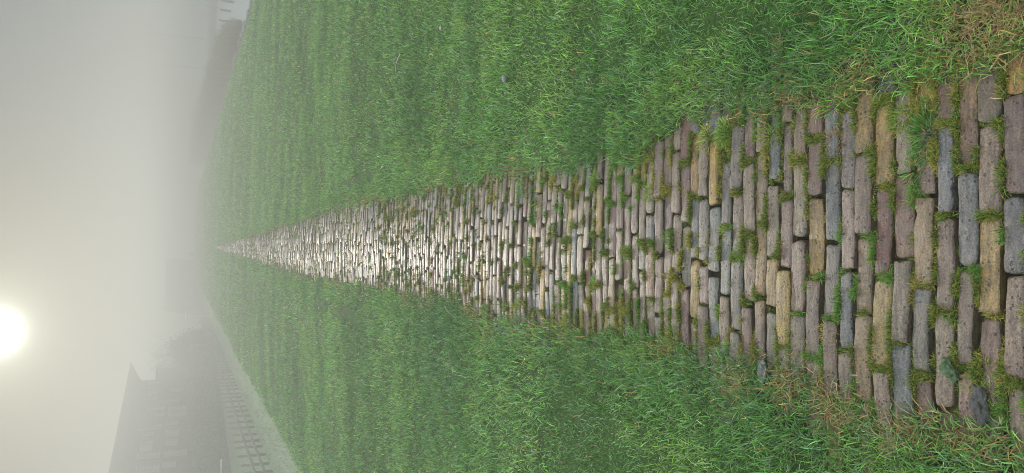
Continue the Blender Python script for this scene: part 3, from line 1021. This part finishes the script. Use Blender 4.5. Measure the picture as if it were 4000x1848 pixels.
def bare_tree(x, y, zb, height, spread, seed, label, leaves=0):
    r = random.Random(seed)
    root = empty('bare_tree' if not leaves else 'thin_tree', (x, y, zb))
    bmt, bmb = bmesh.new(), bmesh.new()
    th = height * .30
    tp = [Vector((0, 0, -.3)), Vector((.05, 0, th * .5)), Vector((r.uniform(-.1, .1), r.uniform(-.1, .1), th))]
    add_tube(bmt, tp, [.16, .13, .11], 9)
    bm_obj('trunk', bmt, M_BARK, root, True)
    tips = []

    def grow(p, d, ln, rad, lev):
        pts, rs = [p], [rad]
        q = p
        for k3 in range(3):
            d = (d + Vector((r.gauss(0, .16), r.gauss(0, .16), r.gauss(.05, .10)))).normalized()
            q = q + d * ln / 3
            pts.append(q); rs.append(rad * (1 - .2 * (k3 + 1)))
        add_tube(bmb, pts, rs, 6 if lev < 2 else 4)
        if lev >= 4:
            tips.append(q); return
        for k3 in range(3 if lev < 3 else 3):
            b = pts[r.choice([2, 3, 3])] if k3 else pts[3]
            a = r.uniform(0, 6.28)
            side = Vector((math.cos(a), math.sin(a), r.uniform(-.1, .5)))
            grow(b, (d * 1.0 + side * spread).normalized(), ln * r.uniform(.62, .8), max(.013, rad * .5), lev + 1)

    for k3 in range(4):
        a = k3 * 1.57 + r.uniform(-.4, .4)
        grow(tp[-1], Vector((math.cos(a) * spread, math.sin(a) * spread, 1)).normalized(), height * .27, .07, 1)
    br = bm_obj('branches', bmb, M_BARK, root)
    if leaves:
        P = np.array([list(t) for t in tips])
        P = np.repeat(P, leaves, 0) + rng.normal(0, .16, (len(P) * leaves, 3))
        leaf_cloud('leaves', P, .07, (.06, .06, .03), (.09, .085, .04), root)
    return tag(root, label, 'tree')


bare_tree(-9.75, 80.0, FIELD, 6.4, .62, 3, 'tall bare tree with fine twigs between the house and the evergreen')
bare_tree(-10.85, 78.0, FIELD, 5.3, .50, 8, 'smaller thin tree with sparse leaves just beside the house roof', leaves=5)


def bushy(name, x, y, zb, lobes, nleaf, size, c0, c1, label, cat, trunk=True):
    root = empty(name, (x, y, zb))
    pts = []
    for lx, ly, lz, rx, ry, rz in lobes:
        n = int(nleaf * rx * rz)
        d = rng.normal(0, 1, (n, 3)); d /= np.linalg.norm(d, axis=1)[:, None]
        rad = rng.random((n, 1)) ** .45 * (1 + .22 * rng.normal(0, 1, (n, 1)))
        pts.append(np.array((lx, ly, lz)) + d * rad * np.array((rx, ry, rz)))
    P = np.concatenate(pts); P = P[P[:, 2] > .02]
    leaf_cloud('crown', P, size, c0, c1, root)
    if trunk:
        bm = bmesh.new(); add_tube(bm, [(0, 0, -.3), (.05, 0, 1.0), (0, .05, 2.2)], [.14, .11, .05], 8)
        bm_obj('trunk', bm, M_BARK, root, True)
    return tag(root, label, cat)


bushy('evergreen_tree', -9.0, 74, FIELD, [(0, 0, 1.9, 1.3, 1.1, 1.75), (.9, 0, 1.4, .95, .9, 1.35), (-.9, .2, 1.7, 1.1, .9, 1.6), (-2.0, 0, 1.6, 1.1, .9, 1.6), (.2, .1, 2.8, .7, .7, .85)],
      1500, .13, (.025, .032, .020), (.05, .058, .032), 'broad dark evergreen tree right of the large house', 'tree')
bushy('small_bush', -.82, 93, gz1(-.82, 93), [(0, 0, .28, .30, .3, .28), (.15, 0, .42, .18, .2, .2)], 4000, .05, (.05, .055, .035), (.08, .085, .05),
      'tiny dark bush on the skyline where the path vanishes', 'bush', False)

# far house, almost lost in the fog
M_WALLF = simple('far_brick', (.17, .13, .11), .85, .15, .15, .8)
fh = empty('distant_house', (-5.2, 112, FIELD))
bm = bmesh.new()
add_box(bm, -3.4, 3.4, 0, 8, -.4, 2.9)
bm_obj('wall', bm, M_WALLF, fh)
bm = bmesh.new()
pr = [(-.35, 2.78), (4, 4.72), (8.35, 2.78), (8.35, 2.60), (4, 4.50), (-.35, 2.60)]
ra = [[bm.verts.new((x, y, z)) for y, z in pr] for x in (-3.55, 3.55)]
for k2 in range(6):
    bm.faces.new((ra[0][k2], ra[0][(k2 + 1) % 6], ra[1][(k2 + 1) % 6], ra[1][k2]))
for r_ in ra:
    bm.faces.new((r_[0], r_[1], r_[4], r_[5])); bm.faces.new((r_[1], r_[2], r_[3], r_[4]))
rf_ = bm_obj('roof', bm, M_ROOF, fh)
for x in (-3.38, 3.38):
    bm = bmesh.new()
    v3 = [[bm.verts.new((x + dx, y, z)) for y, z in ((.01, 2.901), (7.99, 2.901), (4, 4.48))] for dx in (-.05, .05)]
    bm.faces.new(v3[0]); bm.faces.new(v3[1])
    for k2 in range(3): bm.faces.new((v3[0][k2], v3[0][(k2 + 1) % 3], v3[1][(k2 + 1) % 3], v3[1][k2]))
    bm_obj('gable', bm, M_WALLF, fh)
for x in (-3.2, -.1):
    bm = bmesh.new(); add_box(bm, x - .22, x + .22, 3.7, 4.3, 4.4, 5.12 if x < -1 else 5.0, .02)
    bm_obj('chimney', bm, M_WALLF, rf_)
for x in (-2.3, -.6, 1.4):
    bm = bmesh.new()
    add_box(bm, x - .5, x + .5, -.05, -.004, 1.2, 2.3)
    f = bm_obj('window', bm, M_FRAME, fh)
    bm = bmesh.new(); add_box(bm, x - .43, x + .43, -.075, -.052, 1.27, 2.23)
    bm_obj('pane', bm, mg, f)
tag(fh, 'distant house with two chimneys almost lost in the fog', 'house')

# ------------------------------------------------------------------ fog, sky, sun
HAZE = .030
bm = bmesh.new()
add_box(bm, -165, 165, -14, 252, -3.3, 6.2)
me = bpy.data.meshes.new('haze'); bm.to_mesh(me); bm.free()
hm = bpy.data.materials.new('fog_air'); hm.use_nodes = True
nt = hm.node_tree
for nd in list(nt.nodes):
    if nd.type == 'BSDF_PRINCIPLED': nt.nodes.remove(nd)
pv = nt.nodes.new('ShaderNodeVolumePrincipled')
pv.inputs['Color'].default_value = (.300, .308, .306, 1)
pv.inputs['Density'].default_value = HAZE
pv.inputs['Anisotropy'].default_value = .55
nt.links.new(pv.outputs[0], nt.nodes['Material Output'].inputs['Volume'])
me.materials.append(hm)
haze = bpy.data.objects.new('haze', me)
COL.objects.link(haze)
tag(haze, 'pale grey morning fog lying over the dike, field and water', 'fog', kind='stuff')

W = bpy.data.worlds.new('World')
S.world = W
W.use_nodes = True
nt = W.node_tree
L = nt.links.new
bgn = nt.nodes['Background']
sky = N(nt, 'ShaderNodeTexSky')
sky.sky_type = 'NISHITA'
sky.sun_disc = False
sky.sun_elevation = SUN_EL
sky.sun_rotation = SUN_AZ
sky.dust_density = .4
sky.air_density = 1.0
hsv = N(nt, 'ShaderNodeHueSaturation'); hsv.inputs['Saturation'].default_value = .25
L(sky.outputs[0], hsv.inputs['Color'])
tc = N(nt, 'ShaderNodeTexCoord')
dot = N(nt, 'ShaderNodeVectorMath', operation='DOT_PRODUCT')
nrm = N(nt, 'ShaderNodeVectorMath', operation='NORMALIZE')
L(tc.outputs['Generated'], nrm.inputs[0]); L(nrm.outputs[0], dot.inputs[0]); dot.inputs[1].default_value = SUN_DIR
ac = N(nt, 'ShaderNodeMath', operation='ARCCOSINE'); L(dot.outputs['Value'], ac.inputs[0])


def lobe(width_deg):
    d = N(nt, 'ShaderNodeMath', operation='DIVIDE'); L(ac.outputs[0], d.inputs[0]); d.inputs[1].default_value = math.radians(width_deg)
    p = N(nt, 'ShaderNodeMath', operation='POWER'); L(d.outputs[0], p.inputs[0]); p.inputs[1].default_value = 2
    m_ = N(nt, 'ShaderNodeMath', operation='MULTIPLY'); L(p.outputs[0], m_.inputs[0]); m_.inputs[1].default_value = -1
    e_ = N(nt, 'ShaderNodeMath', operation='EXPONENT'); L(m_.outputs[0], e_.inputs[0])
    return e_.outputs[0]


def vscale(col, fac):
    v_ = N(nt, 'ShaderNodeVectorMath', operation='SCALE'); v_.inputs[0].default_value = col
    if isinstance(fac, (int, float)): v_.inputs['Scale'].default_value = fac
    else: L(fac, v_.inputs['Scale'])
    return v_.outputs[0]


def vadd(a, b):
    v_ = N(nt, 'ShaderNodeVectorMath', operation='ADD'); L(a, v_.inputs[0]); L(b, v_.inputs[1])
    return v_.outputs[0]


SKY_K = .05
sk = N(nt, 'ShaderNodeVectorMath', operation='SCALE'); L(hsv.outputs[0], sk.inputs[0]); sk.inputs['Scale'].default_value = SKY_K
mn_ = N(nt, 'ShaderNodeVectorMath', operation='MINIMUM'); L(sk.outputs[0], mn_.inputs[0]); mn_.inputs[1].default_value = (.06, .064, .063)
# a shallow fog layer: dim towards the horizon, bright overhead where it is thin
sp = N(nt, 'ShaderNodeSeparateXYZ'); L(nrm.outputs[0], sp.inputs[0])
mz = N(nt, 'ShaderNodeMapRange'); mz.interpolation_type = 'SMOOTHSTEP'
L(sp.outputs['Z'], mz.inputs[0]); mz.inputs[1].default_value = .20; mz.inputs[2].default_value = .75
tot = vadd(mn_.outputs[0], vscale((.035, .054, .070), 1.0))
tot = vadd(tot, vscale((2.15, 2.30, 2.35), mz.outputs[0]))
tot = vadd(tot, vscale((.17, .105, .015), lobe(14)))
tot = vadd(tot, vscale((.22, .22, .17), lobe(6)))
tot = vadd(tot, vscale((.45, .50, .44), lobe(2.4)))
tot = vadd(tot, vscale((2.4, 2.5, 2.3), lobe(1.1)))
L(tot, bgn.inputs['Color'])
bgn.inputs['Strength'].default_value = 1.0

sd = bpy.data.lights.new('sun', 'SUN')
sd.energy = 3.4
sd.angle = math.radians(3)
sd.color = (1.0, .92, .79)
so = bpy.data.objects.new('sun', sd)
so.rotation_euler = SUN_DIR.to_track_quat('Z', 'Y').to_euler()
so.location = (0, 40, 30)
COL.objects.link(so)

# ------------------------------------------------------------------ camera (the phone was held on its side)
PITCH, ROLL, YAW = math.radians(23.3135), .025, math.radians(1.30243)
F0 = Vector((math.sin(YAW), math.cos(YAW), 0)); R0 = Vector((math.cos(YAW), -math.sin(YAW), 0)); UP = Vector((0, 0, 1))
F = F0 * math.cos(PITCH) - UP * math.sin(PITCH)
U = F0 * math.sin(PITCH) + UP * math.cos(PITCH)
Yl = R0 * math.cos(ROLL) + U * math.sin(ROLL)
Xl = -U * math.cos(ROLL) + R0 * math.sin(ROLL)
cd = bpy.data.cameras.new('camera')
cd.sensor_fit = 'HORIZONTAL'
cd.sensor_width = 36
cd.lens = 36 * 3005 / 4000
cd.clip_start = .05
cd.clip_end = 1000
co = bpy.data.objects.new('camera', cd)
Mx = Matrix((Xl, Yl, -F)).transposed().to_4x4()
Mx.translation = Vector((0, 0, EYE))
co.matrix_world = Mx
COL.objects.link(co)
S.camera = co

S.view_settings.view_transform = 'Standard'
S.view_settings.look = 'None'
S.view_settings.exposure = .4
S.view_settings.gamma = 1
S.render.engine = 'CYCLES'
S.cycles.use_denoising = True
S.cycles.denoiser = 'OPENIMAGEDENOISE'
S.cycles.denoising_input_passes = 'RGB_ALBEDO_NORMAL'
S.cycles.denoising_prefilter = 'NONE'
S.cycles.denoising_quality = 'HIGH'
S.cycles.sample_clamp_direct = 5
S.cycles.pixel_filter_type = 'BLACKMAN_HARRIS'
S.cycles.filter_width = 1.05
S.cycles.use_adaptive_sampling = False
S.cycles.max_bounces = 6
S.cycles.diffuse_bounces = 3
S.cycles.glossy_bounces = 3
S.cycles.transmission_bounces = 3
S.cycles.volume_bounces = 1
S.cycles.sample_clamp_indirect = 2.5
